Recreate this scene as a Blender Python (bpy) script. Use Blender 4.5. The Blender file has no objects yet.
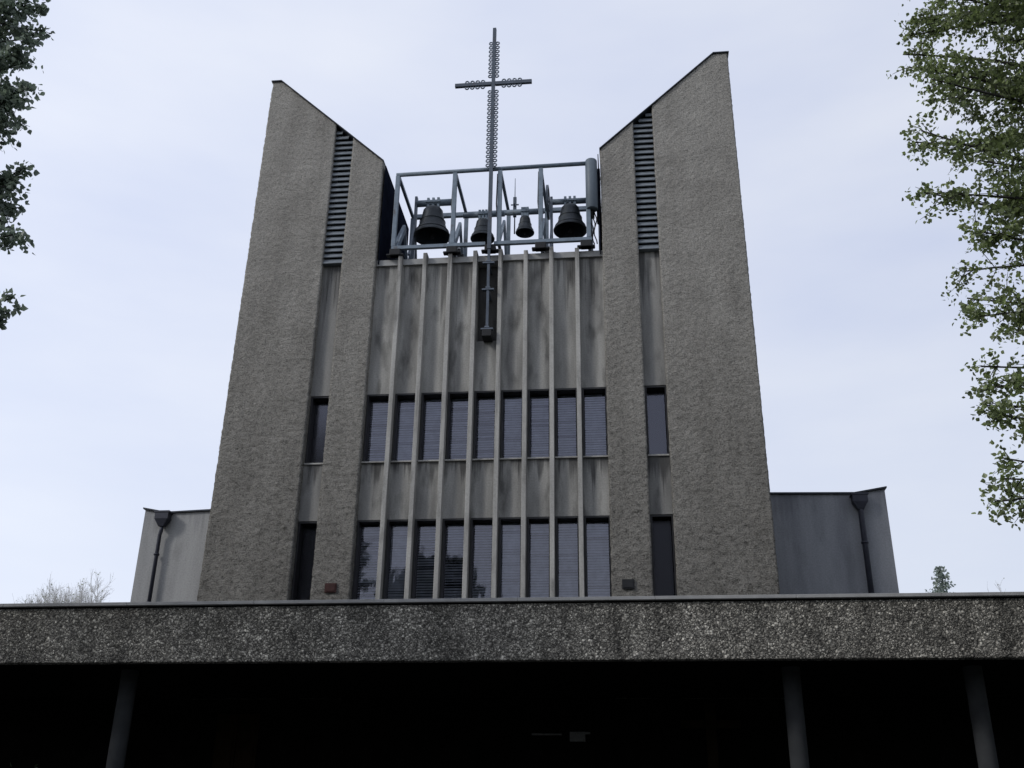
import bpy, math, random
from mathutils import Vector, Matrix, noise
random.seed(7)
S = bpy.context.scene
COL = S.collection
R = math.radians
PI = math.pi

# ------------------------------------------------------------------ helpers
class MB:
    """collects shapes, links them as ONE mesh object"""
    def __init__(s): s.v = []; s.f = []; s.smooth = []
    def add(s, vs, fs, sm=False):
        o = len(s.v); s.v += [tuple(v) for v in vs]
        for f in fs: s.f.append(tuple(i + o for i in f)); s.smooth.append(sm)
        return s
    def box(s, x0, x1, y0, y1, z0, z1, rot=None, bev=0):
        x0, x1 = sorted((x0, x1)); y0, y1 = sorted((y0, y1)); z0, z1 = sorted((z0, z1))
        vs = [Vector(p) for p in ((x0,y0,z0),(x1,y0,z0),(x1,y1,z0),(x0,y1,z0),(x0,y0,z1),(x1,y0,z1),(x1,y1,z1),(x0,y1,z1))]
        if rot:
            c = Vector(((x0+x1)/2, (y0+y1)/2, (z0+z1)/2)); vs = [rot @ (v-c) + c for v in vs]
        return s.add(vs, [(0,3,2,1),(4,5,6,7),(0,1,5,4),(1,2,6,5),(2,3,7,6),(3,0,4,7)])
    def bar(s, a, b, w, h=None):
        """square bar from a to b"""
        a = Vector(a); b = Vector(b); h = h or w
        d = (b-a).normalized(); up = Vector((0,0,1)) if abs(d.z) < .95 else Vector((0,1,0))
        r = d.cross(up).normalized(); u = r.cross(d)
        vs = []
        for p in (a, b):
            for i, j in ((-1,-1),(1,-1),(1,1),(-1,1)): vs.append(p + r*(i*w/2) + u*(j*h/2))
        return s.add(vs, [(3,2,1,0),(4,5,6,7),(0,1,5,4),(1,2,6,5),(2,3,7,6),(3,0,4,7)])
    def tube(s, pts, rad, n=8, cap=True):
        pts = [Vector(p) for p in pts]
        if not isinstance(rad, (list, tuple)): rad = [rad]*len(pts)
        vs = []; fs = []
        ref = None
        for i, p in enumerate(pts):
            d = (pts[min(i+1, len(pts)-1)] - pts[max(i-1, 0)]).normalized()
            if ref is None: ref = Vector((1,0,0)) if abs(d.x) < .9 else Vector((0,1,0))
            r = (ref - d*ref.dot(d)).normalized(); u = d.cross(r); ref = r
            for k in range(n):
                a = 2*PI*k/n; vs.append(p + (r*math.cos(a) + u*math.sin(a))*rad[i])
        for i in range(len(pts)-1):
            for k in range(n):
                fs.append((i*n+k, i*n+(k+1) % n, (i+1)*n+(k+1) % n, (i+1)*n+k))
        if cap:
            fs.append(tuple(range(n-1, -1, -1))); fs.append(tuple((len(pts)-1)*n+k for k in range(n)))
        return s.add(vs, fs, True)
    def lathe(s, prof, c=(0,0,0), n=32):
        vs = []; fs = []
        for r, z in prof:
            for k in range(n):
                a = 2*PI*k/n; vs.append((c[0]+r*math.cos(a), c[1]+r*math.sin(a), c[2]+z))
        for i in range(len(prof)-1):
            for k in range(n): fs.append((i*n+k, i*n+(k+1) % n, (i+1)*n+(k+1) % n, (i+1)*n+k))
        return s.add(vs, fs, True)
    def torus(s, c, R0, r, n=10, m=5):
        """ring whose axis is Y"""
        vs = []; fs = []
        for i in range(n):
            a = 2*PI*i/n
            for j in range(m):
                b = 2*PI*j/m; q = R0 + r*math.cos(b)
                vs.append((c[0]+q*math.cos(a), c[1]+r*math.sin(b), c[2]+q*math.sin(a)))
        for i in range(n):
            for j in range(m): fs.append((i*m+j, ((i+1) % n)*m+j, ((i+1) % n)*m+(j+1) % m, i*m+(j+1) % m))
        return s.add(vs, fs, True)
    def prism(s, poly, y0, y1):
        """polygon in XZ pushed along Y"""
        n = len(poly)
        vs = [(x, y0, z) for x, z in poly] + [(x, y1, z) for x, z in poly]
        fs = [tuple(range(n)), tuple(range(2*n-1, n-1, -1))]
        for i in range(n): fs.append((i, i+n, (i+1) % n + n, (i+1) % n))
        return s.add(vs, fs)
    def build(s, name, mat, parent=None, bevel=0):
        me = bpy.data.meshes.new(name); me.from_pydata(s.v, [], s.f); me.update()
        me.polygons.foreach_set('use_smooth', s.smooth)
        me.materials.append(mat)
        o = bpy.data.objects.new(name, me); COL.objects.link(o)
        if parent: o.parent = parent
        if bevel:
            m = o.modifiers.new('bevel', 'BEVEL'); m.width = bevel; m.segments = 2; m.limit_method = 'ANGLE'
        return o

def recalc(o):
    import bmesh
    bm = bmesh.new(); bm.from_mesh(o.data); bmesh.ops.recalc_face_normals(bm, faces=bm.faces[:]); bm.to_mesh(o.data); bm.free()
    return o

def thing(name, label, cat, loc=(0,0,0), group=None):
    o = bpy.data.objects.new(name, None); COL.objects.link(o); o.location = loc; o.empty_display_size = .3
    return tag(o, label, cat, group)
def tag(o, label, cat, group=None):
    o['label'] = label; o['category'] = cat
    if group: o['group'] = group
    return o

# ------------------------------------------------------------------ materials
def new_mat(name):
    m = bpy.data.materials.new(name); m.use_nodes = True
    nt = m.node_tree; b = nt.nodes['Principled BSDF']
    return m, nt, b
def N(nt, typ, **kw):
    n = nt.nodes.new(typ)
    for k, v in kw.items():
        if k in n.inputs: n.inputs[k].default_value = v
        else: setattr(n, k, v)
    return n
def coords(nt, scale=(1,1,1)):
    g = N(nt, 'ShaderNodeNewGeometry'); m = N(nt, 'ShaderNodeMapping'); m.inputs['Scale'].default_value = scale
    nt.links.new(g.outputs['Position'], m.inputs['Vector']); return m.outputs['Vector']
def noise_tex(nt, vec, scale, detail=4, rough=.6):
    n = N(nt, 'ShaderNodeTexNoise'); n.inputs['Scale'].default_value = scale; n.inputs['Detail'].default_value = detail; n.inputs['Roughness'].default_value = rough
    nt.links.new(vec, n.inputs['Vector']); return n.outputs['Fac']
def ramp(nt, fac, stops):
    r = N(nt, 'ShaderNodeValToRGB'); e = r.color_ramp.elements
    while len(e) < len(stops): e.new(.5)
    for el, (p, c) in zip(e, stops):
        el.position = p; el.color = (c, c, c, 1) if isinstance(c, (int, float)) else (*c, 1)
    nt.links.new(fac, r.inputs['Fac']); return r.outputs['Color']
def mul(nt, a, b, fac=1.0, mode='MULTIPLY'):
    m = N(nt, 'ShaderNodeMix', data_type='RGBA', blend_type=mode); m.inputs[0].default_value = fac
    nt.links.new(a, m.inputs[6]); 
    if isinstance(b, tuple): m.inputs[7].default_value = (*b, 1)
    else: nt.links.new(b, m.inputs[7])
    return m.outputs[2]
def bump(nt, b, h, strength, dist):
    n = N(nt, 'ShaderNodeBump'); n.inputs['Strength'].default_value = strength; n.inputs['Distance'].default_value = dist
    nt.links.new(h, n.inputs['Height']); nt.links.new(n.outputs['Normal'], b.inputs['Normal'])
def simple(name, col, rough=.6, metal=0, var=.25, scale=6, bs=0.0, spec=.3):
    m, nt, b = new_mat(name)
    v = coords(nt); f = noise_tex(nt, v, scale)
    c = ramp(nt, f, [(.25, tuple(q*(1-var) for q in col)), (.75, tuple(min(1, q*(1+var)) for q in col))])
    nt.links.new(c, b.inputs['Base Color']); b.inputs['Roughness'].default_value = rough; b.inputs['Metallic'].default_value = metal
    b.inputs['Specular IOR Level'].default_value = spec
    if bs: bump(nt, b, noise_tex(nt, v, scale*8), bs, .01)
    return m

def roughcast():
    m, nt, b = new_mat('roughcast_plaster')
    v = coords(nt); va = coords(nt, (1, 1, 1.2))
    g = N(nt, 'ShaderNodeSeparateXYZ'); nt.links.new(v, g.inputs[0])
    mr = N(nt, 'ShaderNodeMapRange'); mr.inputs[1].default_value = 6; mr.inputs[2].default_value = 20
    wob = N(nt, 'ShaderNodeMath', operation='MULTIPLY_ADD'); wob.inputs[1].default_value = 6.0
    nt.links.new(noise_tex(nt, coords(nt, (.5, .5, .3)), 1.0, 4), wob.inputs[0]); nt.links.new(g.outputs['Z'], wob.inputs[2])
    off = N(nt, 'ShaderNodeMath', operation='SUBTRACT'); off.inputs[1].default_value = 3.0; nt.links.new(wob.outputs[0], off.inputs[0])
    nt.links.new(off.outputs[0], mr.inputs[0]); up = mr.outputs[0]
    big = noise_tex(nt, coords(nt, (1.2, 1.2, .3)), .8, 5)
    base = ramp(nt, big, [(.3, (.30,.286,.258)), (.7, (.385,.37,.336))])
    # walls are paler towards the top, darker and coarser lower down
    base = mul(nt, base, ramp(nt, up, [(0, (.80,.80,.80)), (.5, (.97,.97,.97)), (1, (1.04,1.04,1.05))]))
    rain = noise_tex(nt, coords(nt, (3.5, 3.5, .12)), 1.0, 5, .6)
    base = mul(nt, base, ramp(nt, rain, [(.30, .90), (.50, 1.0)]))
    patch = noise_tex(nt, v, 1.1, 5, .65)
    base = mul(nt, base, ramp(nt, patch, [(.32, .84), (.6, 1.04)]))
    coarse = ramp(nt, noise_tex(nt, va, 6.5, 5, .72), [(.34, .40), (.52, 1.0), (.75, 1.12)])
    finer = ramp(nt, noise_tex(nt, va, 15, 4, .72), [(.3, .60), (.5, .97), (.75, 1.05)])
    mx = N(nt, 'ShaderNodeMix', data_type='RGBA'); nt.links.new(up, mx.inputs[0]); nt.links.new(coarse, mx.inputs[6]); nt.links.new(finer, mx.inputs[7])
    base = mul(nt, base, mx.outputs[2])
    base = mul(nt, base, ramp(nt, noise_tex(nt, va, 26, 3, .75), [(.36, .5), (.5, .93), (.7, 1.0)]))
    nt.links.new(base, b.inputs['Base Color']); b.inputs['Roughness'].default_value = .95; b.inputs['Specular IOR Level'].default_value = .1
    st = N(nt, 'ShaderNodeMapRange'); st.inputs[3].default_value = 1.0; st.inputs[4].default_value = .6; nt.links.new(up, st.inputs[0])
    bp = N(nt, 'ShaderNodeBump'); bp.inputs['Distance'].default_value = .14
    nt.links.new(noise_tex(nt, va, 7, 6, .78), bp.inputs['Height']); nt.links.new(st.outputs[0], bp.inputs['Strength']); nt.links.new(bp.outputs['Normal'], b.inputs['Normal'])
    return m
def pebbledash():
    m, nt, b = new_mat('exposed_pebble_concrete')
    v = coords(nt)
    wn = N(nt, 'ShaderNodeTexNoise'); wn.inputs['Scale'].default_value = 9; nt.links.new(v, wn.inputs['Vector'])
    wa = N(nt, 'ShaderNodeVectorMath', operation='MULTIPLY_ADD'); wa.inputs[1].default_value = (.07,.07,.07)
    nt.links.new(wn.outputs['Color'], wa.inputs[0]); nt.links.new(v, wa.inputs[2])
    vs = []
    for sc in (22, 38):
        q = N(nt, 'ShaderNodeTexVoronoi'); q.inputs['Scale'].default_value = sc; nt.links.new(wa.outputs[0], q.inputs['Vector']); vs.append(q)
    pm = N(nt, 'ShaderNodeMath', operation='GREATER_THAN'); pm.inputs[1].default_value = .5; nt.links.new(noise_tex(nt, v, 7, 3, .7), pm.inputs[0])
    vc = N(nt, 'ShaderNodeMix', data_type='RGBA'); nt.links.new(pm.outputs[0], vc.inputs[0]); nt.links.new(vs[0].outputs['Color'], vc.inputs[6]); nt.links.new(vs[1].outputs['Color'], vc.inputs[7])
    vd = N(nt, 'ShaderNodeMix', data_type='FLOAT'); nt.links.new(pm.outputs[0], vd.inputs[0]); nt.links.new(vs[0].outputs['Distance'], vd.inputs[2]); nt.links.new(vs[1].outputs['Distance'], vd.inputs[3])
    sep = N(nt, 'ShaderNodeSeparateColor'); nt.links.new(vc.outputs[2], sep.inputs[0])
    peb = ramp(nt, sep.outputs[0], [(0, (.11,.107,.10)), (.4, (.25,.243,.225)), (.8, (.44,.427,.395)), (1, (.76,.74,.68))])
    gap = ramp(nt, vd.outputs[0], [(.3, 1.0), (.7, .30)])
    c = mul(nt, peb, gap)
    c = mul(nt, c, (.97, .95, .90))
    st = noise_tex(nt, coords(nt, (1.1, 1.1, .3)), 1.3, 6, .6)
    c = mul(nt, c, ramp(nt, st, [(.34, .55), (.6, 1.2)]))
    st2 = noise_tex(nt, v, 2.2, 4)
    dr = noise_tex(nt, coords(nt, (2.6, 2.6, .25)), 1.0, 6, .65)
    c = mul(nt, c, ramp(nt, dr, [(.34, .6), (.46, 1.0)]))
    c = mul(nt, c, ramp(nt, st2, [(.3, .7), (.65, 1.15)]))
    nt.links.new(c, b.inputs['Base Color']); b.inputs['Roughness'].default_value = .8; b.inputs['Specular IOR Level'].default_value = .25
    bump(nt, b, gap, 1.0, .03)
    return m
def stained(name, lo, hi, streak=.35, drips=(), dark=.42):
    """smooth concrete with rain streaks and grime running down"""
    m, nt, b = new_mat(name)
    v = coords(nt)
    f = noise_tex(nt, coords(nt, (2.0, 2.0, .3)), 1.5, 4, .5)
    c = ramp(nt, f, [(.32, lo), (.66, hi)])
    blot = noise_tex(nt, coords(nt, (1.6, 1.6, .5)), 1.9, 4, .5)
    c = mul(nt, c, ramp(nt, blot, [(.29, streak), (.45, 1.0)]))
    c = mul(nt, c, ramp(nt, noise_tex(nt, v, 25, 3), [(.3, .85), (.7, 1.1)]))
    if drips:
        g = N(nt, 'ShaderNodeSeparateXYZ'); nt.links.new(v, g.inputs[0])
        for z_low, z_high in drips:
            mr = N(nt, 'ShaderNodeMapRange'); mr.inputs[1].default_value = z_low; mr.inputs[2].default_value = z_high
            nt.links.new(g.outputs['Z'], mr.inputs[0])
            top = N(nt, 'ShaderNodeMath', operation='LESS_THAN'); top.inputs[1].default_value = z_high+.05; nt.links.new(g.outputs['Z'], top.inputs[0])
            sn = noise_tex(nt, coords(nt, (7.5, 7.5, .22)), 1.0, 5, .6)
            a = N(nt, 'ShaderNodeMath', operation='MULTIPLY_ADD'); a.inputs[1].default_value = .30; nt.links.new(mr.outputs[0], a.inputs[0])
            sm_ = N(nt, 'ShaderNodeMath', operation='MULTIPLY_ADD'); sm_.inputs[1].default_value = .55; nt.links.new(noise_tex(nt, coords(nt, (1.5, .2, .1)), 1.0, 2), sm_.inputs[0]); nt.links.new(sn, sm_.inputs[2])
            sb_ = N(nt, 'ShaderNodeMath', operation='SUBTRACT'); sb_.inputs[1].default_value = .275; nt.links.new(sm_.outputs[0], sb_.inputs[0]); nt.links.new(sb_.outputs[0], a.inputs[2])
            rr = ramp(nt, a.outputs[0], [(.64, 0.0), (.78, 1.0)])
            mm = N(nt, 'ShaderNodeMath', operation='MULTIPLY'); nt.links.new(rr, mm.inputs[0]); nt.links.new(top.outputs[0], mm.inputs[1])
            x = N(nt, 'ShaderNodeMix', data_type='RGBA', blend_type='MULTIPLY'); nt.links.new(mm.outputs[0], x.inputs[0]); nt.links.new(c, x.inputs[6]); x.inputs[7].default_value = (dark,dark,dark*1.02,1)
            c = x.outputs[2]
    nt.links.new(c, b.inputs['Base Color']); b.inputs['Roughness'].default_value = .9; b.inputs['Specular IOR Level'].default_value = .15
    bump(nt, b, noise_tex(nt, v, 60, 3), .25, .01)
    return m
def glass(name='window_glass', ior=1.9, rough=.03, tr=.75):
    m, nt, b = new_mat(name)
    nt.nodes.remove(b); out = nt.nodes['Material Output']
    t = N(nt, 'ShaderNodeBsdfTransparent'); t.inputs['Color'].default_value = (tr*.96,tr,tr*1.08,1)
    g = N(nt, 'ShaderNodeBsdfGlossy'); g.inputs['Color'].default_value = (.86,.87,1,1); g.inputs['Roughness'].default_value = rough
    fr = N(nt, 'ShaderNodeFresnel'); fr.inputs['IOR'].default_value = ior
    bp = N(nt, 'ShaderNodeBump'); bp.inputs['Strength'].default_value = .12; bp.inputs['Distance'].default_value = .02
    nt.links.new(noise_tex(nt, coords(nt, (1,1,.5)), 2.5, 2), bp.inputs['Height']); nt.links.new(bp.outputs['Normal'], g.inputs['Normal'])
    mx = N(nt, 'ShaderNodeMixShader')
    nt.links.new(fr.outputs[0], mx.inputs[0]); nt.links.new(t.outputs[0], mx.inputs[1]); nt.links.new(g.outputs[0], mx.inputs[2]); nt.links.new(mx.outputs[0], out.inputs['Surface'])
    return m
def leaf(name, dark, light, trans=.3):
    m, nt, b = new_mat(name)
    nt.nodes.remove(b); out = nt.nodes['Material Output']
    g = N(nt, 'ShaderNodeNewGeometry')
    c = ramp(nt, g.outputs['Random Per Island'], [(0, dark), (1, light)])
    c = mul(nt, c, ramp(nt, noise_tex(nt, coords(nt), .8, 3), [(.3, .6), (.7, 1.3)]))
    d = N(nt, 'ShaderNodeBsdfDiffuse'); t = N(nt, 'ShaderNodeBsdfTranslucent')
    gl = N(nt, 'ShaderNodeBsdfGlossy'); gl.inputs['Roughness'].default_value = .45
    mx = N(nt, 'ShaderNodeMixShader'); mx.inputs[0].default_value = trans
    m2 = N(nt, 'ShaderNodeMixShader'); m2.inputs[0].default_value = .04
    nt.links.new(c, d.inputs['Color']); nt.links.new(c, t.inputs['Color'])
    nt.links.new(d.outputs[0], mx.inputs[1]); nt.links.new(t.outputs[0], mx.inputs[2])
    nt.links.new(mx.outputs[0], m2.inputs[1]); nt.links.new(gl.outputs[0], m2.inputs[2]); nt.links.new(m2.outputs[0], out.inputs['Surface'])
    return m

def steelwork(name, col, rust=.35):
    m, nt, b = new_mat(name); v = coords(nt)
    c = ramp(nt, noise_tex(nt, v, 5, 5), [(.25, tuple(q*.75 for q in col)), (.75, tuple(q*1.2 for q in col))])
    r = ramp(nt, noise_tex(nt, coords(nt, (1, 1, .5)), 4.5, 6, .7), [(.58, 0.0), (.70, rust)])
    x = N(nt, 'ShaderNodeMix', data_type='RGBA'); nt.links.new(r, x.inputs[0]); nt.links.new(c, x.inputs[6]); x.inputs[7].default_value = (.07,.045,.03,1)
    nt.links.new(x.outputs[2], b.inputs['Base Color']); b.inputs['Roughness'].default_value = .55; b.inputs['Specular IOR Level'].default_value = .25
    return m
M = dict(
    rough=roughcast(), pebble=pebbledash(),
    fin=stained('fin_concrete', (.28,.274,.257), (.42,.412,.388), .6, [(15.2, 16.6)]),
    panel=stained('panel_concrete', (.19,.187,.178), (.36,.353,.33), .5, [(14.4, 16.4), (9.9, 10.66)]),
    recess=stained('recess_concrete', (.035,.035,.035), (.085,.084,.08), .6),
    slot=stained('slot_concrete', (.15,.149,.143), (.26,.256,.243), .6, [(14.2, 16.5), (9.8, 10.66)]),
    coping=simple('zinc_coping', (.30,.30,.295), .8, 0, .2, 3),
    flashing=simple('dark_flashing', (.035,.04,.05), .5, .3),
    shade_black=simple('painted_shade', (.010,.010,.010), 1, spec=0),  # near-black stands in for shade under the coping and behind the glass
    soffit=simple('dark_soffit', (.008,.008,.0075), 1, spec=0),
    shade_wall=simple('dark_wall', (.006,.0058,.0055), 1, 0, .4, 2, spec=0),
    brown=simple('brown_timber', (.018,.013,.008), .9, 0, .4, 3, spec=0),
    column=simple('column_paint', (.042,.044,.046), .95, 0, .2, 3, spec=0),
    wing=stained('wing_render', (.29,.29,.288), (.37,.37,.365), .85, [(9.4, 10.3)], .84), wing_shaded=stained('wing_render_shaded', (.20,.207,.225), (.26,.268,.285), .85, [(9.4, 10.3)], .84),  # second copy has the tower's shade on the right wing painted in
    pipe=simple('dark_pipe', (.03,.032,.045), .5, .2),
    steel=steelwork('painted_steel', (.165,.205,.25), .6),
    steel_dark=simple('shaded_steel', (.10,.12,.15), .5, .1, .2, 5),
    bell=simple('dark_bronze', (.030,.036,.042), .45, .35, .35, 6),
    black=simple('black_rubber', (.015,.016,.018), .7),
    frame=simple('dark_window_frame', (.02,.02,.022), .5),
    blind=simple('blind_slat', (.62,.62,.64), .6, 0, .3, 5),
    louvre=simple('louvre_metal', (.17,.19,.21), .5, .1, .25, 7),
    rust=simple('rusty_plate', (.045,.02,.018), .85, 0, .4, 12),
    antenna=simple('antenna_shell', (.10,.125,.15), .5, 0, .08),
    galv=steelwork('galvanised_metal', (.075,.092,.118), .7),
    ring=simple('ring_metal', (.13,.155,.19), .4, .3, .15),
    glass=glass(), slot_glass=glass('obscured_glass', 1.42, .35, .3), slot_glass_up=glass('dull_glass', 1.85, .18, .4),
    navy=simple('navy_sheet', (.010,.012,.02), 1, 0, .3, 3, spec=0),
    bark=simple('bark', (.035,.033,.03), .9, 0, .4, 8, .5),
    twig=simple('pale_twig', (.58,.57,.56), .9, 0, .3, 4),
    leaf_r=leaf('spring_leaf', (.12,.145,.075), (.27,.34,.12), .46),
    leaf_l=leaf('shaded_leaf', (.12,.15,.125), (.24,.30,.21), .5),
    leaf_d=leaf('conifer_needle', (.20,.25,.23), (.30,.34,.29), .35),
    leaf_b=leaf('dark_leaf', (.02,.035,.02), (.05,.075,.035), .2),
    bud=leaf('pale_bud', (.30,.33,.22), (.42,.44,.34), .4),
    white=simple('white_plastic', (.14,.14,.135), .5, 0, .3, 20),
    asphalt=simple('asphalt', (.05,.05,.052), .9, 0, .25, 3, .3),
)

# ------------------------------------------------------------------ ground
g = MB().add([(-900,-900,0),(900,-900,0),(900,900,0),(-900,900,0)], [(0,1,2,3)]).build('ground', simple('verge', (.05,.06,.035), .95, 0, .4, .6)); g['kind'] = 'structure'
g = MB().add([(-16,-34,.004),(16,-34,.004),(16,-.1,.004),(-16,-.1,.004)], [(0,1,2,3)]).build('forecourt', M['asphalt']); g['kind'] = 'structure'

hb = MB(); NH = 60  # unseen ridge added behind the viewpoint, blocks low sky to darken the canopy underside
vs = []
for i in range(NH+1):
    a = R(195 + 150*i/NH)
    hh = 13 + 5*noise.noise(Vector((i*.31, 2.2, 0))) + 1.5*noise.noise(Vector((i*1.7, 7, 0)))
    for r_, z_ in ((62, 0), (70, hh*.7), (84, hh), (130, hh*1.1), (260, 0)): vs.append((r_*math.cos(a), r_*math.sin(a), z_))
hb.add(vs, [(i*5+j, i*5+j+1, (i+1)*5+j+1, (i+1)*5+j) for i in range(NH) for j in range(4)], True)
g = recalc(hb.build('sky_blocker', simple('blocker_green', (.028,.04,.022), .95, 0, .5, .5, .6, spec=0))); g['kind'] = 'structure'

# ------------------------------------------------------------------ the church
church = thing('church', 'grey roughcast modern church with two slant topped towers, ribbed window bay and deep pebbled canopy', 'church')
TOP, SLOPE_X, INNER_TOP = 22.96, 6.44, 19.80
def roof_z(ax):
    return TOP if ax >= SLOPE_X else INNER_TOP + (ax-3.1)*(TOP-INNER_TOP)/(SLOPE_X-3.1)
DEPTH = 3.4
def rough_disp(p):
    q = Vector((p[0]/.15, p[1]/.15, p[2]/.105)); q2 = Vector((p[0]/.6, p[1]/.6, p[2]/.4))
    return .013*noise.noise(q) + .005*noise.noise(q2) + .011*noise.noise(q*1.9)
def pier(mb, x0, x1, fine_sides):
    x0, x1 = min(x0, x1), max(x0, x1)
    per = []                                            # (x, y, nx, ny)
    ys = [DEPTH - i*.2 for i in range(int((DEPTH-.8)/.2)+1)] + [.75 - .05*i for i in range(15)]
    for y in ys: per.append((x0, y, -1, 0))
    n = int((x1-x0)/.05)
    for i in range(n+1):
        t = i/n; nx = -1 if i == 0 else 1 if i == n else 0
        per.append((x0+(x1-x0)*t, 0, nx*.7, -1 if not nx else -.7))
    for y in reversed(ys): per.append((x1, y, 1, 0))
    rows = [0, 3, 5.6] + [5.65+.05*i for i in range(1, 1000)]
    zmaxs = [roof_z(abs(p[0])) for p in per]
    NR = 3 + 350
    base = 5.65
    vs = []; fs = []
    L = len(per)
    for r in range(NR):
        for (x, y, nx, ny), zm in zip(per, zmaxs):
            if r < 3: z = rows[r]
            else: z = base + (zm-base)*(r-3)/(NR-4)
            d = rough_disp((x, y, z)) if r >= 2 else 0
            ax = abs(x); k = max(0, (ax-6.0)/.85)*(.13 if x < 0 else .05)*max(0, z-7)/16
            vs.append((x+nx*d-math.copysign(k, x), y+ny*d, z))
    for r in range(NR-1):
        for k in range(L):
            fs.append((r*L+k, r*L+(k+1) % L, (r+1)*L+(k+1) % L, (r+1)*L+k))
    fs.append(tuple((NR-1)*L+k for k in range(L)))
    mb.add(vs, fs, True)

SILL_U, HEAD_U, HEAD_L, BOT_L = 10.66, 12.57, 9.18, 6.3
def window(x0, x1, z0, z1, y, blind, label=None):
    f = MB(); w = .045
    f.box(x0, x0+w, y-.25, y+.04, z0, z1); f.box(x1-w*.6, x1, y-.25, y+.04, z0, z1)
    f.box(x0+w, x1-w*.6, y-.03, y+.04, z0, z0+w); f.box(x0+w, x1-w*.6, y-.25, y+.04, z1-w, z1)
    o = f.build('window', M['frame'], church)
    if label: o['label'] = label
    p = MB(); a = x0+w-.004; b = x1-w+.004
    ty = random.uniform(-.012, .012); tx = random.uniform(-.004, .004)
    p.add([(a,y-ty-tx,z0+w-.004),(b,y-ty+tx,z0+w-.004),(b,y+ty+tx,z1-w+.004),(a,y+ty-tx,z1-w+.004)], [(0,1,2,3)])
    p.build('pane', M['glass' if blind else 'slot_glass' if z0 < 8 else 'slot_glass_up'], o)
    if blind:
        s = MB(); z = z1-w-.03
        rnd = random.Random(int(x0*100)+int(z0*10))
        tilt = rnd.uniform(58, 70)
        while z > z0+w+.02:
            ang = R(tilt + rnd.uniform(-6, 6) - (rnd.uniform(10, 34) if rnd.random() < .28 else 0))*blind
            s.box(x0+w+.005, x1-w-.005, y+.09-.035, y+.09+.035, z-.002, z+.002, Matrix.Rotation(ang, 3, 'X'))
            z -= .066
        s.build('blind', M['blind'], o)
    return o

for sg in (-1, 1):
    side = 'left' if sg < 0 else 'right'
    mb = MB()
    pier(mb, sg*4.6, 6.90 if sg > 0 else -6.84, True); pier(mb, sg*3.1, sg*4.05, True)
    tower = recalc(mb.build('tower', M['rough'], church))
    # recessed strip between the two piers
    p = MB()
    X0, X1 = sorted((sg*4.02, sg*4.63))
    p.box(X0, X1, .2, .5, HEAD_U, 16.53); p.box(X0, X1, .2, .5, HEAD_L, SILL_U)
    p.box(X0, X1, .9, 1.1, 5, 20.6)
    p.build('recessed_strip', M['slot'], tower)
    b = MB(); b.box(X0, X1, .62, .66, 5.2, 20.6); b.build('dark_lining', M['shade_black'], tower)
    s = MB(); s.box(min(sg*4.06, sg*4.59), max(sg*4.06, sg*4.59), .16, .5, SILL_U, SILL_U+.04); s.build('sill', M['fin'], tower)
    # louvre
    l = MB(); z = 16.60; rot = Matrix.Rotation(R(62), 3, 'X')
    a, bb = sorted((sg*4.05, sg*4.6))
    while z < 21.1:
        # slat ends where the sloping roof cuts it
        lim = 3.1 + (z+.05-INNER_TOP)*(SLOPE_X-3.1)/(TOP-INNER_TOP)
        if lim < 4.05: x_in = 4.05
        else: x_in = lim
        if x_in < 4.52:
            u0, u1 = sorted((sg*x_in, sg*4.6)); l.box(u0, u1, .02, .19, z-.014, z+.014, rot)
        z += .183
    l.box(a, bb, .03, .2, 16.5, 16.54)
    l.build('louvre', M['louvre'], tower)
    # roof flashing
    fl = MB(); t = .035
    xs = [6.89 if sg > 0 else 6.75, SLOPE_X, 3.08]
    prof = [(sg*x, roof_z(x)+.008) for x in xs]; prof2 = [(x, z+t) for x, z in reversed(prof)]
    fl.prism(prof+prof2, -.05, DEPTH+.04)
    recalc(fl.build('roof_flashing', M['flashing'], tower))
    ic = MB(); ic.prism([(sg*3.025, 16.45), (sg*3.05, 16.45), (sg*3.05, 19.70), (sg*3.025, 19.70)], .07, DEPTH-.02); recalc(ic.build('inner_sheet', M['navy'], tower))  # near-black navy sheet added over the tower's inner face
    # small rusty vent plate at the foot of the inner pier
    v = MB(); cx = sg*(3.563 if sg < 0 else 3.48); v.box(cx-.14, cx+.14, -.045, .02, 7.34, 7.56)
    v.box(cx-.11, cx+.11, -.058, -.047, 7.37, 7.53)
    o = v.build('vent_plate', M['rust'] if sg < 0 else M['black'], tower)
    # slot windows
    x0, x1 = sorted((sg*4.06, sg*4.59))
    window(x0, x1, SILL_U+.042, HEAD_U-.003, .47, 0)
    window(x0, x1, BOT_L, HEAD_L-.003, .47, 0)

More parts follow.
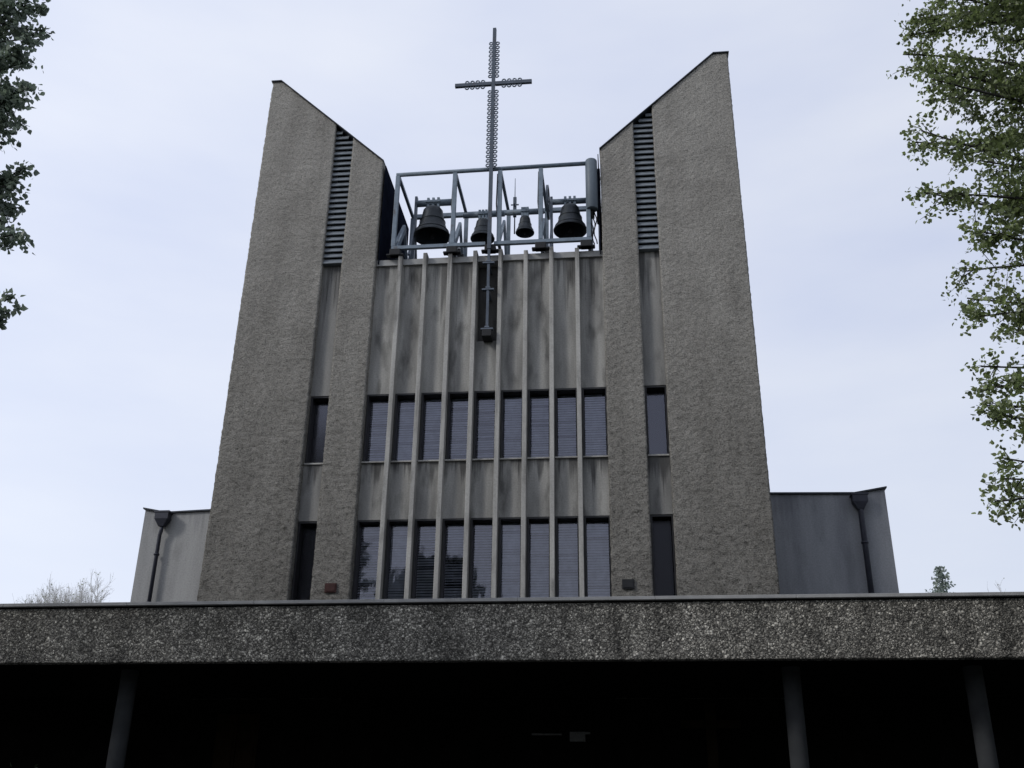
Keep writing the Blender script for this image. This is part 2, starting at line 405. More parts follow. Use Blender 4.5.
# ribbed centre bay
FX = [-2.41 + .6886*i for i in range(8)]
for x in FX:
    f = MB(); f.box(x-.055, x+.055, -.03, .5, 5.62, 16.66 if abs(abs(x)-1.03) > .1 and abs(x) < 2.3 else 16.595); f.build('fin', M['fin'], church, .008)
up = MB(); rx = .285
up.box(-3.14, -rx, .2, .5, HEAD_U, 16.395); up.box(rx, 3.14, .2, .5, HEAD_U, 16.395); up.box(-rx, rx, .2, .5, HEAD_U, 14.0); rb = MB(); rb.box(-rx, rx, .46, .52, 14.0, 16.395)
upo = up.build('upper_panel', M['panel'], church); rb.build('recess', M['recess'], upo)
lo = MB(); lo.box(-3.14, 3.14, .2, .5, HEAD_L, SILL_U); lo.build('lower_panel', M['panel'], church)
edges = [-3.1] + FX + [3.1]
for i in range(9):
    a = edges[i] + (.06 if i else .0); b = edges[i+1] - (.06 if i < 8 else .0)
    sl = MB(); sl.box(a+.004, b-.004, .14, .5, SILL_U, SILL_U+.035); sl.build('sill', M['fin'], church)
    window(a+.006, b-.006, SILL_U+.035, HEAD_U-.003, .45, 1 if i not in (3, 4) else .93)
    window(a+.006, b-.006, BOT_L, HEAD_L-.003, .45, 1 if i > 4 or i == 1 else .8)
bk = MB(); bk.box(-3.14, 3.14, .72, .78, 5.2, 13.4); bk.build('dark_lining', M['shade_black'], church)
gt = MB(); gt.box(-3.14, 3.14, .13, .9, 16.40, 16.575); gt.build('parapet_cap', M['coping'], church)
nave = MB(); nave.box(-3.09, 3.09, .95, 14, 0, 16.30); nave.build('tower_core', M['slot'], church)

# low wings behind the towers, parapet rising to the outer corner
for sg, xo, xv, ze, zv, zj in ((-1, 9.61, 8.99, 10.225, 10.10, 10.185), (1, 10.07, 9.30, 10.365, 10.235, 10.29)):
    zt = zv + .075
    w = MB(); w.prism([(sg*6.6, 0), (sg*xo, 0), (sg*xo, ze), (sg*xv, zv), (sg*6.6, zj)], 2.2, 16)
    wing = recalc(w.build('wing', M['wing' if sg < 0 else 'wing_shaded'], church))
    pr = [(sg*6.6, zj+.003), (sg*xv, zv+.003), (sg*(xo+.05), ze+.012)]
    c = MB(); c.prism(pr + [(x, z+.04) for x, z in reversed(pr)], 2.14, 16.05); recalc(c.build('wing_coping', M['flashing'], wing))
    # rainwater hopper and pipe
    px = -9.0 if sg < 0 else 9.38; py = 2.04 if sg < 0 else 2.04
    d = MB(); zp = zt-.50; k = .03 if sg < 0 else -.0
    d.tube([(px+k*.2, py, zp+.04), (px+k*.2, py, zp-.10), (px-k*.8, py+.02, zp-.22), (px-k, py+.03, 5.7)], .052 if sg < 0 else .07, 10)
    for zz in (8.9, 7.6): d.tube([(px-k, py+.03, zz), (px-k, py+.03, zz+.05)], .075 if sg < 0 else .09, 10)
    dp = d.build('downpipe', M['pipe'], wing)
    h = MB(); hz = zt-.07 if sg < 0 else zt-.12
    sec = [(.21, .13, hz), (.21, .13, hz-.05), (.185, .12, hz-.06), (.185, .12, hz-.22), (.07, .07, hz-.42)]
    vs = []
    for a, b, z in sec: vs += [(px-a, py-b, z), (px+a, py-b, z), (px+a, py+b, z), (px-a, py+b, z)]
    fs = [(0,1,2,3)] + [(i*4+j, i*4+(j+1) % 4, (i+1)*4+(j+1) % 4, (i+1)*4+j) for i in range(4) for j in range(4)] + [(16,17,18,19)]
    h.add(vs, fs); recalc(h.build('hopper', M['pipe'], dp))

# canopy
cz0, cz1 = 4.875, 5.90
can = MB(); can.box(-13.5, 13.5, -5.0, -4.8, cz0, cz1); canopy = can.build('canopy', M['pebble'], church, .02)
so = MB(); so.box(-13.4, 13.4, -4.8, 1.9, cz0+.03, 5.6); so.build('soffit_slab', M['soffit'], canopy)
cp = MB()
xj = -13.55
while xj < 13.5:
    x2 = min(xj+2.5, 13.55); cp.box(xj+.002, x2-.002, -5.07, -4.7, cz1+.032, cz1+.095); xj = x2
cp.build('coping', M['coping'], canopy, .006)
sg_ = MB(); sg_.box(-13.48, 13.48, -4.97, -4.72, cz1+.002, cz1+.031); sg_.build('shadow_gap', M['shade_black'], canopy)  # near-black strip draws the coping's shadow line
for x in (-6.33, 6.40, 9.62):
    c = MB(); c.lathe([(.165, 0), (.165, cz0+.03)], (x, -3.9, 0), 24); c.build('column', M['column'], church)
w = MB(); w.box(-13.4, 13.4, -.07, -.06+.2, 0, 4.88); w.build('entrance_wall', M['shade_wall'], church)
d = MB(); d.box(-5.9, -5.42, -.13, -.075, 0, 4.55); d.box(-5.40, -4.92, -.13, -.075, 0, 4.55)
for xx in (-5.66, -5.16):
    for zz in (.4, 1.8, 3.2): d.box(xx-.17, xx+.17, -.15, -.132, zz, zz+1.15)
d.build('door', M['brown'], church)

# ------------------------------------------------------------------ bell frame
fr = thing('belfry', 'open blue grey steel frame holding the bells on top of the ribbed bay', 'bell frame', (.04, 0, 16.42))
def fz(z): return z-16.42
Y1, ZT, ZB = 2.15, 19.3, 16.86
t = .105
b = MB(); b.tube([(-2.72, 0, fz(ZT)), (2.72, 0, fz(ZT+.05))], .062, 10); b.build('top_rail', M['steel'], fr)
b = MB(); b.box(-2.72, -.12, -.05, .05, fz(ZB-.05), fz(ZB+.05)); b.box(.12, 2.78, -.05, .05, fz(ZB-.05), fz(ZB+.05)); b.build('bottom_rail', M['steel'], fr)
b = MB(); b.box(-2.7, 2.75, Y1-.06, Y1+.06, fz(ZT-.06), fz(ZT+.06)); b.build('rear_rail', M['steel'], fr)
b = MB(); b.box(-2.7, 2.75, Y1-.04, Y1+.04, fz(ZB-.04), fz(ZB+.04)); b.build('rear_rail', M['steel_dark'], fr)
for i, x in enumerate((-2.67, -1.03, .25, 1.395, 2.7)):
    b = MB(); b.box(x-.06, x+.06, -.055, .055, fz(ZB+.05), fz(ZT-.05)); post = b.build('post', M['steel'], fr, .01)
    b = MB(); b.box(x-.055, x+.055, Y1-.06, Y1+.06, fz(16.43), fz(ZT-.065)); b.build('rear_post', M['steel'], fr)
    b = MB(); b.box(x-.04, x+.04, .06, Y1-.065, fz(ZT-.05), fz(ZT+.03)); b.build('side_rail', M['steel'], fr)
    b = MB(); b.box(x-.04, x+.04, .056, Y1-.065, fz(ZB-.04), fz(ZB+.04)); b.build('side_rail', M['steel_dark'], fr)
    b = MB(); b.bar((x+.0, .07, fz(ZB+.1)), (x, 1.1, fz(ZT-1.0)), .075); b.bar((x, Y1-.1, fz(ZB+.1)), (x, 1.1, fz(ZT-1.0)), .075)
    b.build('brace', M['steel'], fr)
for x in (-2.6, -1.03, .02, 1.395, 2.62):
    b = MB(); b.box(x-.15, x+.15, -.09, .12, fz(16.605), fz(ZB-.055)); b.box(x-.24, x+.24, -.07, .1, fz(16.605), fz(16.66)); b.build('foot_pad', M['black'], fr, .02)
# bearing stands for the swinging bells
for x in (-2.33, -1.22, 1.62, 2.72):
    b = MB(); zt = 19.2 if x < 0 else 18.95
    b.box(x-.035, x+.035, .93, 1.07, fz(ZB+.05), fz(zt)); b.bar((x, .45, fz(ZB+.05)), (x, 1.0, fz(zt-.9)), .06); b.bar((x, 1.55, fz(ZB+.05)), (x, 1.0, fz(zt-.9)), .06)
    b.build('bearing_stand', M['steel_dark'], fr)

for x, y, z in ((-1.13, 1.45, 17.35), (1.52, 1.5, 17.3), (-2.45, 1.5, 17.1)):
    b = MB(); b.box(x-.10, x+.10, y-.22, y+.22, fz(z-.2), fz(z+.2)); b.tube([(x-.18, y, fz(z)), (x+.18, y, fz(z))], .12, 12); b.build('bell_motor', M['black'], fr)
b = MB()
for x in (-1.06, 1.36, .2):
    b.tube([(x-.03, .06, fz(19.2)), (x-.05, .07, fz(18.2)), (x+.02, .09, fz(17.3)), (x+.08, .1, fz(16.7)), (x+.12, .2, fz(16.45))], .018, 6)
b.build('cable', M['black'], fr)
for x in (-2.6, -1.0):
    b = MB(); b.bar((x+.02, .08, fz(ZB+.06)), (x+.05, .75, fz(18.0)), .05, .14); b.build('gusset', M['steel'], fr)
# ------------------------------------------------------------------ bells
def bell(label, x, y, zm, dia, h, hs, yoke_r, zy, wheel=None):
    """zm mouth height, h body height, hs = (left, right) reach of the headstock, zy headstock height"""
    t = thing('bell', label, 'bell', (x+.04, y, zm), 'bells in the steel frame')
    r = dia/2
    out = [(1.0, 0), (1.01, .03), (.955, .08), (.87, .17), (.77, .30), (.69, .46), (.62, .62), (.57, .78), (.54, .88), (.45, .95), (.27, .985), (.12, 1.0), (.0, 1.0)]
    inn = [(.0, .93), (.30, .92), (.42, .84), (.47, .66), (.55, .46), (.66, .28), (.80, .12), (.93, .01), (1.0, 0)]
    b = MB(); b.lathe([(q*r, z*h) for q, z in inn] + [(q*r, z*h) for q, z in out], n=40)
    for q, z in ((.67, .5), (.88, .155)): b.lathe([((q+.012)*r*1.0, z*h-.012), ((q+.045)*r, z*h), ((q+.012)*r, z*h+.012)], n=40)
    recalc(b.build('bell_body', M['bell'], t))
    c = MB(); c.tube([(0, 0, h*.9), (0, 0, h*.12)], [.02, .025], 8); c.tube([(0, 0, h*.16), (0, 0, h*.1), (0, 0, 0), (0, 0, -h*.06)], [.03, r*.16, r*.16, .03], 10); c.build('clapper', M['black'], t)
    k = MB(); zz = zy-zm
    k.tube([(hs[0]-x, 0, zz), (hs[1]-x, 0, zz)], yoke_r, 12)
    for dx in (-.28*r, 0, .28*r): k.box(dx-.035, dx+.035, -.07, .07, h-.02, zz+yoke_r+.05)
    k.box(-.42*r, .42*r, -yoke_r-.02, yoke_r+.02, zz-.03, zz+.03)
    k.build('headstock', M['steel'], t)
    if wheel is not None:
        wv = MB(); n = 28; wr = .5
        for rr, hw in ((wr, .03),):
            vs = []; fs = []
            for i in range(n):
                a = 2*PI*i/n
                for q, xx in ((rr, -hw), (rr, hw), (rr-.06, hw), (rr-.06, -hw)): vs.append((wheel-x+xx, q*math.cos(a), zz+q*math.sin(a)))
            for i in range(n):
                for j in range(4): fs.append((i*4+j, i*4+(j+1) % 4, ((i+1) % n)*4+(j+1) % 4, ((i+1) % n)*4+j))
            wv.add(vs, fs)
        for i in range(6):
            a = PI*i/3; wv.bar((wheel-x, 0, zz), (wheel-x, (wr-.04)*math.cos(a), zz+(wr-.04)*math.sin(a)), .03)
        recalc(wv.build('wheel', M['steel_dark'], t))
    return t
bell('largest dark bell at the left end of the frame, hanging from a thick headstock', -1.82, 1.0, 17.82, 1.06, .98, (-2.33, -1.22), .10, 18.98)
bell('medium dark bell half hidden behind the foot of the cross mast', -.41, 1.4, 17.92, .70, .66, (-1.0, .22), .085, 18.76, None)
bell('smallest bell, hanging right of the cross mast with sky all round it', .82, 1.4, 18.06, .54, .56, (.28, 1.36), .085, 18.78, None)
bell('big dark bell at the right end of the frame next to the cylindrical antenna', 2.15, 1.0, 17.80, .95, .84, (1.62, 2.72), .085, 18.80, 1.52)

# ------------------------------------------------------------------ cross
cr = thing('cross', 'tall slender metal cross edged with rows of small rings, standing before the bells', 'cross', (.045, -.12, 14.0))
def cz(z): return z-14.0
b = MB(); b.box(-.05, .05, -.05, .05, cz(16.62), cz(24.37)); b.box(-.035, .035, -.03, .03, cz(14.05), cz(16.62)); b.build('mast', M['galv'], cr)
b = MB(); b.box(-1.13, -.057, -.045, .045, cz(22.22), cz(22.33)); b.box(.057, 1.13, -.045, .045, cz(22.22), cz(22.33)); b.build('arm', M['galv'], cr)
proto = None
def ring(x, z):
    global proto
    if proto is None:
        proto = MB().torus((0,0,0), .050, .022).build('ring', M['ring'], cr); o = proto
    else:
        o = proto.copy(); COL.objects.link(o); o.parent = cr
    o.location = (x, -.0, cz(z))
for k in range(9):
    for s in (-1, 1): ring(s*.098, 22.56+k*.155)
for k in range(18):
    for s in (-1, 1): ring(s*.098, 19.38+k*.153)
for s in (-1, 1):
    for k in range(4):
        for dz in (-.10, .10): ring(s*(.31+k*.155), 22.275+dz)
for z in (16.18, 15.36, 14.18):
    b = MB(); b.box(-.16, .16, -.05, .06, cz(z-.02), cz(z+.02)); b.box(-.03, .03, .06, .56, cz(z-.02), cz(z+.02)); b.box(-.06, .06, -.06, .06, cz(z+.027), cz(z+.07)); b.build('bracket', M['steel_dark'], cr)
b = MB(); b.box(-.12, .12, -.08, .5, cz(13.96), cz(14.15)); b.build('socket', M['black'], cr)

# ------------------------------------------------------------------ antennas
a = thing('panel_antenna', 'grey cylindrical antenna strapped to the right end of the bell frame', 'antenna', (2.84, 0, 17.8))
b = MB(); b.lathe([(0, 0), (.15, 0), (.165, .02), (.165, 1.60), (.155, 1.62), (0, 1.625)], n=24); b.build('shell', M['antenna'], a)
b = MB(); b.box(-.06, .06, .12, .22, -.15, 1.3); b.box(-.10, .10, .1, .18, .25, .33); b.box(-.10, .10, .1, .18, 1.1, 1.18); b.build('mounting_bracket', M['black'], a)
cb = MB()
for k in range(5):
    x0 = -.1+.045*k; ph = k*1.3
    cb.tube([(x0+.04*math.sin(ph+i*.9), .02+.03*math.cos(ph+i*1.1), -i*.11) for i in range(11)], .016, 6)
cb.build('cables', M['black'], a)
a = thing('panel_antenna', 'dark narrow antenna squeezed between the cylindrical antenna and the right tower', 'antenna', (3.02, .35, 17.6))
b = MB(); b.box(-.06, .06, -.1, .1, 0, 1.75); b.build('shell', M['black'], a, .02)
b = MB(); b.tube([(0, .12, -1.1), (0, .12, 1.5)], .03, 8); b.build('pole', M['steel_dark'], a)
a = thing('whip_antenna', 'thin whip antenna with short crossbars seen through the bell frame', 'antenna', (.46, 2.25, 18.6))
b = MB(); b.tube([(0, 0, 0), (0, 0, 1.2), (0, 0, 2.0)], [.02, .016, .008], 6); b.build('rod', M['galv'], a)
b = MB(); b.box(-.02, .02, -.2, .2, .95, .98); b.box(-.12, .12, -.015, .015, 1.02, 1.05); b.box(-.1, .1, -.015, .015, .72, .75); b.box(-.05, .05, -.03, .03, .6, 1.3); b.build('crossbar', M['galv'], a)

# ------------------------------------------------------------------ under the canopy
a = thing('wall_lamp', 'pale unlit strip lamp with a small white plate in the dark under the canopy', 'lamp', (1.6, -.07, 4.1))
b = MB(); b.tube([(-.33, -.1, .02), (.34, -.1, .02)], .022, 8); b.build('tube', M['white'], a)
b = MB(); b.box(.50, .84, -.06, -.002, -.12, .08); b.box(.74, .95, -.05, -.004, .03, .075); b.build('plate', M['white'], a)
a = thing('crucifix', 'dim brown wooden crucifix against the dark wall under the canopy', 'crucifix', (5.13, -.45, 0))
b = MB(); b.box(-.11, .11, -.06, .06, 0, 4.72); b.build('upright', M['brown'], a)
b = MB(); b.box(-.62, -.112, -.05, .05, 4.22, 4.38); b.box(.112, .62, -.05, .05, 4.22, 4.38); b.build('arm', M['brown'], a)

# ------------------------------------------------------------------ trees
def leaf_quad(mb, p, size, rnd, up=.3):
    d = Vector((rnd.gauss(0,1), rnd.gauss(0,1), rnd.gauss(0,1)-.3)).normalized()
    n = Vector((rnd.gauss(0,1), rnd.gauss(0,1), rnd.gauss(0,1)+up)).normalized()
    s = d.cross(n)
    if s.length < .1: s = Vector((1,0,0))
    s.normalize(); n = s.cross(d)
    l = size*rnd.uniform(.7, 1.25); w = l*rnd.uniform(.34, .48)
    mb.add([p, p+d*l*.45+s*w+n*l*.1, p+d*l, p+d*l*.45-s*w+n*l*.1, p+d*l*.2+s*w*.8+n*l*.06, p+d*l*.2-s*w*.8+n*l*.06], [(0,4,1,2),(0,2,3,5)])
def curve(a, b, rnd, sag=.0, wob=.12, n=8):
    a = Vector(a); b = Vector(b); L = (b-a).length; pts = []
    o = [Vector((rnd.gauss(0,1), rnd.gauss(0,1), rnd.gauss(0,1)))*wob*L*.5 for _ in range(3)]
    for i in range(n+1):
        t = i/n; p = a.lerp(b, t); w = math.sin(PI*t)
        p = p + o[0]*w*.5 + o[1]*math.sin(2*PI*t)*.3 + Vector((0,0,sag*L*w)); pts.append(p)
    return pts
def leafy_tree(name, label, base, height, ends, leafmat, seed, leaf=.075, per_twig=16, twigs=15, trunk_r=.2, twig_len=1.0, clump=.10, group=None, tlow=.12):
    """trunk + boughs reaching the given crown points (relative to the base), twigs and leaves along them"""
    rnd = random.Random(seed)
    t = thing(name, label, 'tree', base, group)
    wood = MB(); crown = MB()
    tp = [Vector((.25*math.sin(i*.9)*i/9, .2*math.cos(i*1.3)*i/9, height*.92*i/9)) for i in range(10)]
    wood.tube(tp, [trunk_r*(1-.9*i/9)+.02 for i in range(10)], 10)
    for e in ends:
        e = Vector(e[:3]); rr = math.hypot(e.x, e.y)
        z0 = max(height*tlow, min(height*.86, e.z - rr*rnd.uniform(.35, .75)))
        i = z0/(height*.92)*9; k = min(8, int(i)); a = tp[k].lerp(tp[k+1], i-k)
        pts = curve(a, e, rnd, .10, .10, 9)
        r0 = .014+.0065*(e-a).length
        wood.tube(pts, [r0*(1-.88*q/9)+.006 for q in range(10)], 6)
        Lb = (e-a).length
        for q in range(int(twigs*Lb/3.6)+3):
            tt = .12+.88*(rnd.random()**.75); j = min(8, int(tt*9)); p = pts[j].lerp(pts[j+1], tt*9-j)
            dr = (pts[j+1]-pts[j]).normalized()
            dv = (dr*.7 + Vector((rnd.gauss(0,.6), rnd.gauss(0,.6), rnd.gauss(-.05,.45)))).normalized()
            tl = twig_len*rnd.uniform(.35, 1.0)*(1.15-.6*tt)
            if tt > .97: tl *= .6
            tw = curve(p, p+dv*tl+Vector((0,0,-.12*tl)), rnd, .05, .14, 5)
            wood.tube(tw, [.008, .007, .006, .005, .004, .003], 4, False)
            for c in range(max(3, int(per_twig*tl/.6/4))):
                s = rnd.uniform(.25, 1.03); jj = min(4, int(s*5)); cp = tw[jj].lerp(tw[jj+1], min(1.05, s*5-jj)) + Vector((rnd.gauss(0,.05), rnd.gauss(0,.05), rnd.gauss(-.01,.05)))
                for _ in range(rnd.randint(3, 6)):
                    leaf_quad(crown, cp+Vector((rnd.gauss(0,clump*.5), rnd.gauss(0,clump*.5), rnd.gauss(0,clump*.4))), leaf, rnd)
    wood.build('trunk', M['bark'], t); crown.build('crown', leafmat, t)
    return t
# right hand lime tree: boughs end on the crown's outline
rnd = random.Random(3)
bx, by = 12.6, -11.0
ends = [(7.95,-11,15.0),(8.35,-11.6,14.2),(8.6,-10.6,15.8),(7.9,-11.2,12.5),(8.0,-10.8,13.1),(7.95,-11.1,11.4),(7.95,-10.7,10.6),(8.1,-11.5,12.0),(7.95,-11.1,10.3),(8.5,-11,9.7),(8.25,-10.8,8.75),(8.2,-11.3,8.2),(8.25,-11,7.3),(8.3,-10.7,7.75),(8.5,-11.2,6.9),(8.05,-11,5.75),(8.2,-11,6.05),(8.35,-11.2,5.6),(8.3,-10.8,6.4),(8.5,-10.8,5.9),(8.1,-11.1,6.9),(9.2,-11.2,8.0),(9.3,-10.8,10.4),(9.0,-11.5,13.6)]
for i in range(38):
    z = rnd.uniform(10.6, 16.6) if i < 31 else rnd.uniform(7, 10.6)
    ends.append((rnd.uniform(8.3, 10.2), rnd.uniform(-12.6, -9.0), z))
for i in range(34):
    a = rnd.uniform(-2.2, 2.6); z = rnd.uniform(5.5, 17.5); rr = 4.4*math.sqrt(max(.1, 1-((z-10.5)/8.2)**2))*rnd.uniform(.75, 1)
    ends.append((bx+rr*math.cos(a)*.95, by+rr*math.sin(a), z))
leafy_tree('leafy_tree', 'tall leafy green tree whose fresh crown fills the right edge of the picture', (bx, by, 0), 17.5, [(x-bx, y-by, z) for x, y, z in ends], M['leaf_r'], 11, .068, 40, 26, .26, .95, group=None)
bx, by = -11.2, -11.0
ends = [(-6.45,-11,15.2),(-6.45,-10.9,14.75),(-6.5,-11.2,14.0),(-6.55,-11,13.2),(-6.4,-11.1,13.9),(-6.1,-11,11.7),(-6.1,-10.8,11.1),(-5.85,-11.1,10.4),(-5.75,-11,9.05),(-7.2,-11.2,15.6),(-7.1,-11.0,14.6),(-6.9,-11.5,15.0),(-7.0,-10.6,16.2),(-6.8,-10.8,14.2),(-7.2,-11.3,13.4),(-6.9,-11.0,13.0),(-6.5,-11.2,11.4),(-6.4,-10.9,10.9),(-6.6,-11.4,12.0),(-6.7,-11,15.6),(-6.55,-11.1,14.4),(-6.75,-10.8,13.6),(-6.6,-11.0,12.7),(-6.3,-11.0,13.4),(-7.0,-11.3,15.8),(-6.5,-10.7,13.0),(-6.2,-11.05,10.7),(-6.15,-11.1,11.3),(-6.9,-11.1,14.8),(-5.8,-10.95,9.3),(-7.1,-10.8,15.3)]
for i in range(26):
    a = rnd.uniform(.7, 5.6); z = rnd.uniform(5.5, 17.0); rr = 4.4*math.sqrt(max(.1, 1-((z-10.5)/8)**2))*rnd.uniform(.75, 1)
    ends.append((bx+rr*math.cos(a)*.95, by+rr*math.sin(a), z))
leafy_tree('leafy_tree', 'shaded grey green tree with ragged branch tips poking in at the left edge', (bx, by, 0), 17.0, [(x-bx, y-by, z) for x, y, z in ends], M['leaf_l'], 21, .095, 42, 28, .24, .7, .09)
# tree behind the viewpoint, mirrored in the lower windows
rnd = random.Random(5); ends = []
for i in range(60):
    a = rnd.uniform(0, 2*PI); z = rnd.uniform(6, 18.8); rr = 6.0*math.sqrt(max(.08, 1-((z-11.5)/7.6)**2))*rnd.uniform(.5, 1)
    ends.append((rr*math.cos(a), rr*math.sin(a), z))
leafy_tree('leafy_tree', 'dark tree across from the church, seen only as a reflection in the lower windows', (-8.2, -38, 0), 19.4, ends, M['leaf_b'], 31, .40, 20, 13, .3, 1.5, .35)

# bare twiggy tree far left
def bare(name, label, base, stems, seed, limbs=13, blets=14, twg=8):
    """stems: (dx, dy, crown centre height, horizontal radius, vertical radius)"""
    rnd = random.Random(seed); t = thing(name, label, 'tree', base)
    wood = MB(); tw = MB(); buds = MB()
    def rv(k): return Vector((rnd.gauss(0,k), rnd.gauss(0,k), rnd.gauss(0,k)))
    for dx, dy, zc, rx, rz in stems:
        top = Vector((dx, dy, zc+rz*.8))
        sp = curve((dx*.15, dy*.15, 0), top, rnd, 0, .02, 8)
        wood.tube(sp, [.22-.024*q for q in range(9)], 7, False)
        for k in range(limbs):
            a = 2*PI*k/limbs+rnd.uniform(-.3, .3); ph = rnd.uniform(.1, 1.5)
            e = Vector((dx+rx*math.cos(a)*math.cos(ph), dy+rx*math.sin(a)*math.cos(ph), zc+rz*math.sin(ph)))
            j = rnd.randint(3, 6); pts = curve(sp[j], e, rnd, -.04, .06, 6)
            wood.tube(pts, [.045-.006*q for q in range(7)], 5, False)
            for q in range(blets):
                s = rnd.uniform(.4, 1)*6; jj = min(5, int(s)); p = pts[jj].lerp(pts[jj+1], s-jj); d = (pts[jj+1]-pts[jj]).normalized()
                d = (d+rv(.5)+Vector((0,0,.35))).normalized(); L = rnd.uniform(.7, 1.4)
                bp = curve(p, p+d*L, rnd, .03, .08, 3); tw.tube(bp, [.011,.009,.008,.006], 4, False)
                for w in range(twg):
                    s2 = rnd.uniform(.2, 1)*3; j2 = min(2, int(s2)); p2 = bp[j2].lerp(bp[j2+1], s2-j2)
                    d2 = (d+rv(.55)+Vector((0,0,.25))).normalized(); l2 = rnd.uniform(.3, .7)
                    tw.tube([p2, p2+d2*l2*.5+rv(.03), p2+d2*l2], [.0065,.005,.004], 3, False)
                    if rnd.random() < .28: leaf_quad(buds, p2+d2*l2*rnd.uniform(.4, 1), .09, rnd)
    wood.build('trunk', M['twig'], t); tw.build('twigs', M['twig'], t); buds.build('buds', M['bud'], t)
bare('bare_tree', 'pale twiggy tree almost without leaves far behind the left end of the canopy', (-29.9, 35, 0), [(-1.0, 0, 13.2, 1.6, 2.4), (.9, .4, 13.3, 1.45, 2.75)], 9, 22, 20, 10)
bare('bare_tree', 'faint sparse treetop peeping over the far right end of the canopy', (24.0, 36, 0), [(0, 0, 13.6, .9, 1.9)], 14, 7, 7, 6)
# small conifer far right
t = thing('conifer_tree', 'small pointed conifer top rising behind the right end of the canopy', 'tree', (21.0, 36, 0))
rnd = random.Random(8)
b = MB(); b.tube([(0,0,0),(0,0,9),(0.05,0,17.0)], [.22,.14,.02], 8); b.build('trunk', M['bark'], t)
c = MB()
z = 5.0
while z < 17.0:
    rr = .12 + (17.1-z)*.42*(1 if z > 12 else .8)
    for k in range(9):
        a = rnd.uniform(0, 2*PI); L = rr*rnd.uniform(.55, 1.1)
        tip = Vector((L*math.cos(a), L*math.sin(a), z+L*.30)); s0 = Vector((0,0,z))
        for q in range(int(5+L*11)):
            p = s0.lerp(tip, rnd.random()**.7) + Vector((rnd.gauss(0,.05), rnd.gauss(0,.05), rnd.gauss(0,.05)))
            leaf_quad(c, p, .15, rnd)
    z += .22
c.build('crown', M['leaf_d'], t)
# shrub at the dark left end under the canopy
t = thing('shrub', 'dark green shrub top barely lit at the bottom left corner under the canopy', 'shrub', (-9.6, -2.2, 0))
b = MB(); c = MB(); rnd = random.Random(4)
for k in range(9):
    a = rnd.uniform(0, 2*PI); e = Vector((.75*math.cos(a), .6*math.sin(a), rnd.uniform(2.6, 3.35))); pts = curve((0,0,0), e, rnd, .05, .06, 6)
    b.tube(pts, [.03-.003*q for q in range(7)], 5, False)
    for q in range(220):
        tt = rnd.uniform(.3, 1); j = min(5, int(tt*6)); p = pts[j].lerp(pts[j+1], tt*6-j)+Vector((rnd.gauss(0,.2), rnd.gauss(0,.2), rnd.gauss(0,.13)))
        leaf_quad(c, p, .10, rnd)
b.build('stem', M['bark'], t); c.build('foliage', M['leaf_b'], t)

# ------------------------------------------------------------------ light
SUN_AZ, SUN_EL = 236, 33          # clockwise from +Y: from the left, a little in front of the facade
W = bpy.data.worlds.new('World'); S.world = W; W.use_nodes = True
nt = W.node_tree; nt.nodes.clear()
out = nt.nodes.new('ShaderNodeOutputWorld')
sky = nt.nodes.new('ShaderNodeTexSky'); sky.sky_type = 'NISHITA'; sky.sun_disc = False
sky.sun_elevation = R(SUN_EL); sky.sun_rotation = R(SUN_AZ); sky.dust_density = 3.0; sky.air_density = 1.2
b1 = nt.nodes.new('ShaderNodeBackground'); b1.inputs['Strength'].default_value = .10; nt.links.new(sky.outputs[0], b1.inputs['Color'])
tc = nt.nodes.new('ShaderNodeTexCoord'); mp = nt.nodes.new('ShaderNodeMapping'); mp.inputs['Scale'].default_value = (1.2, 1.2, 4.0)
nt.links.new(tc.outputs['Generated'], mp.inputs['Vector'])
cl = nt.nodes.new('ShaderNodeTexNoise'); cl.inputs['Scale'].default_value = 1.6; cl.inputs['Detail'].default_value = 5; cl.inputs['Roughness'].default_value = .5
nt.links.new(mp.outputs[0], cl.inputs['Vector'])
cr_ = nt.nodes.new('ShaderNodeValToRGB'); e = cr_.color_ramp.elements
e[0].position = .3; e[0].color = (.60,.665,.865,1); e[1].position = .7; e[1].color = (.79,.83,.94,1)
nt.links.new(cl.outputs['Fac'], cr_.inputs['Fac'])
dt = nt.nodes.new('ShaderNodeVectorMath'); dt.operation = 'DOT_PRODUCT'; dt.inputs[1].default_value = (-.94, -.2, -.25)
nt.links.new(tc.outputs['Generated'], dt.inputs[0])
mrs = nt.nodes.new('ShaderNodeMapRange'); mrs.inputs[1].default_value = -.7; mrs.inputs[2].default_value = .6; mrs.inputs[3].default_value = 1.0; mrs.inputs[4].default_value = 1.24
nt.links.new(dt.outputs['Value'], mrs.inputs[0])
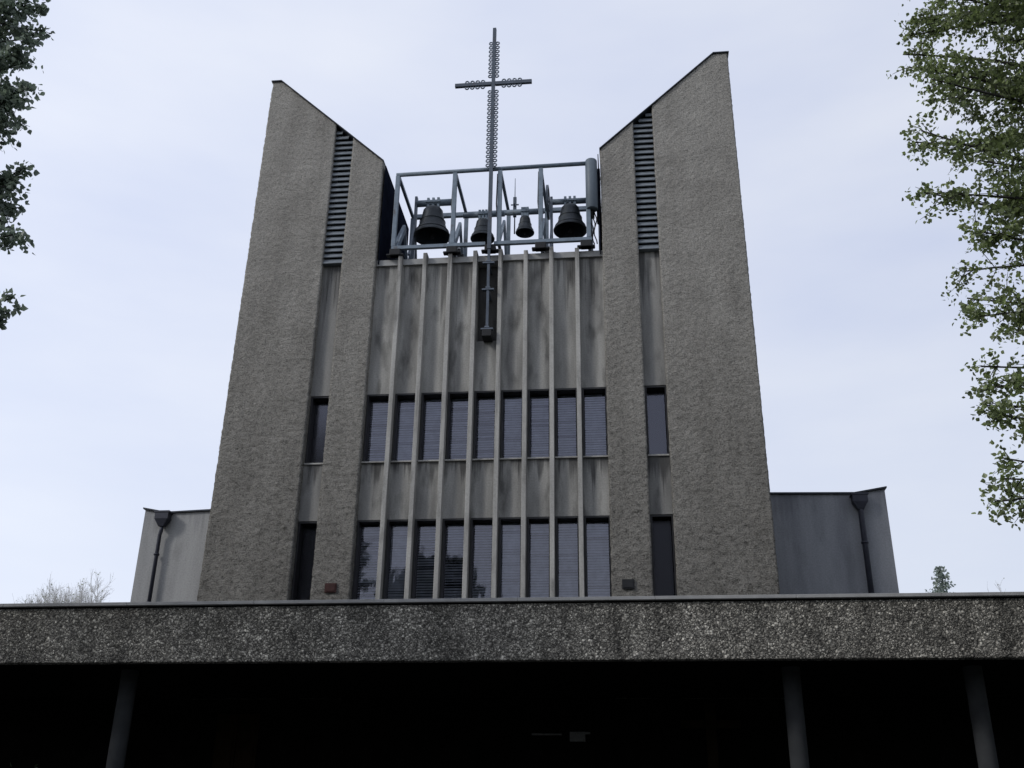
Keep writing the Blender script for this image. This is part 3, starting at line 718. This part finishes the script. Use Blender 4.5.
b2 = nt.nodes.new('ShaderNodeBackground'); b2.inputs['Strength'].default_value = 1.0; nt.links.new(mrs.outputs[0], b2.inputs['Strength']); nt.links.new(cr_.outputs[0], b2.inputs['Color'])
sz = nt.nodes.new('ShaderNodeSeparateXYZ'); nt.links.new(tc.outputs['Generated'], sz.inputs[0])
mh = nt.nodes.new('ShaderNodeMapRange'); mh.inputs[1].default_value = .12; mh.inputs[2].default_value = .5; mh.inputs[3].default_value = .55; mh.inputs[4].default_value = 0
nt.links.new(sz.outputs['Z'], mh.inputs[0])
hz_ = nt.nodes.new('ShaderNodeMix'); hz_.data_type = 'RGBA'; hz_.inputs[7].default_value = (.82,.87,.95,1)
nt.links.new(mh.outputs[0], hz_.inputs[0]); nt.links.new(cr_.outputs[0], hz_.inputs[6]); nt.links.new(hz_.outputs[2], b2.inputs['Color'])
mx = nt.nodes.new('ShaderNodeMixShader'); mx.inputs[0].default_value = .88
nt.links.new(b1.outputs[0], mx.inputs[1]); nt.links.new(b2.outputs[0], mx.inputs[2]); nt.links.new(mx.outputs[0], out.inputs['Surface'])

sl = bpy.data.lights.new('sun', 'SUN'); sl.energy = 1.5; sl.angle = R(10); sl.color = (1, .98, .95)
so_ = bpy.data.objects.new('sun', sl); COL.objects.link(so_)
az = R(SUN_AZ); el = R(SUN_EL)
dirv = Vector((math.sin(az)*math.cos(el), math.cos(az)*math.cos(el), math.sin(el)))
so_.rotation_euler = dirv.to_track_quat('Z', 'Y').to_euler(); so_.location = dirv*60

# ------------------------------------------------------------------ camera
cam = bpy.data.cameras.new('camera'); cam.sensor_width = 36; cam.lens = 1042.68/1024*36; cam.clip_end = 3000; cam.clip_start = .1
co = bpy.data.objects.new('camera', cam); COL.objects.link(co)
r = Vector((.9941172, .10750818, .01315271)); u = Vector((.03281292, -.41467247, .90937894)); f = Vector((-.10321974, .90359766, .41576069))
co.matrix_world = Matrix(((r.x, u.x, -f.x, 3.45), (r.y, u.y, -f.y, -24.0), (r.z, u.z, -f.z, 1.6), (0,0,0,1)))
S.camera = co
S.view_settings.view_transform = 'Standard'; S.view_settings.look = 'None'; S.view_settings.exposure = 0; S.view_settings.gamma = 1
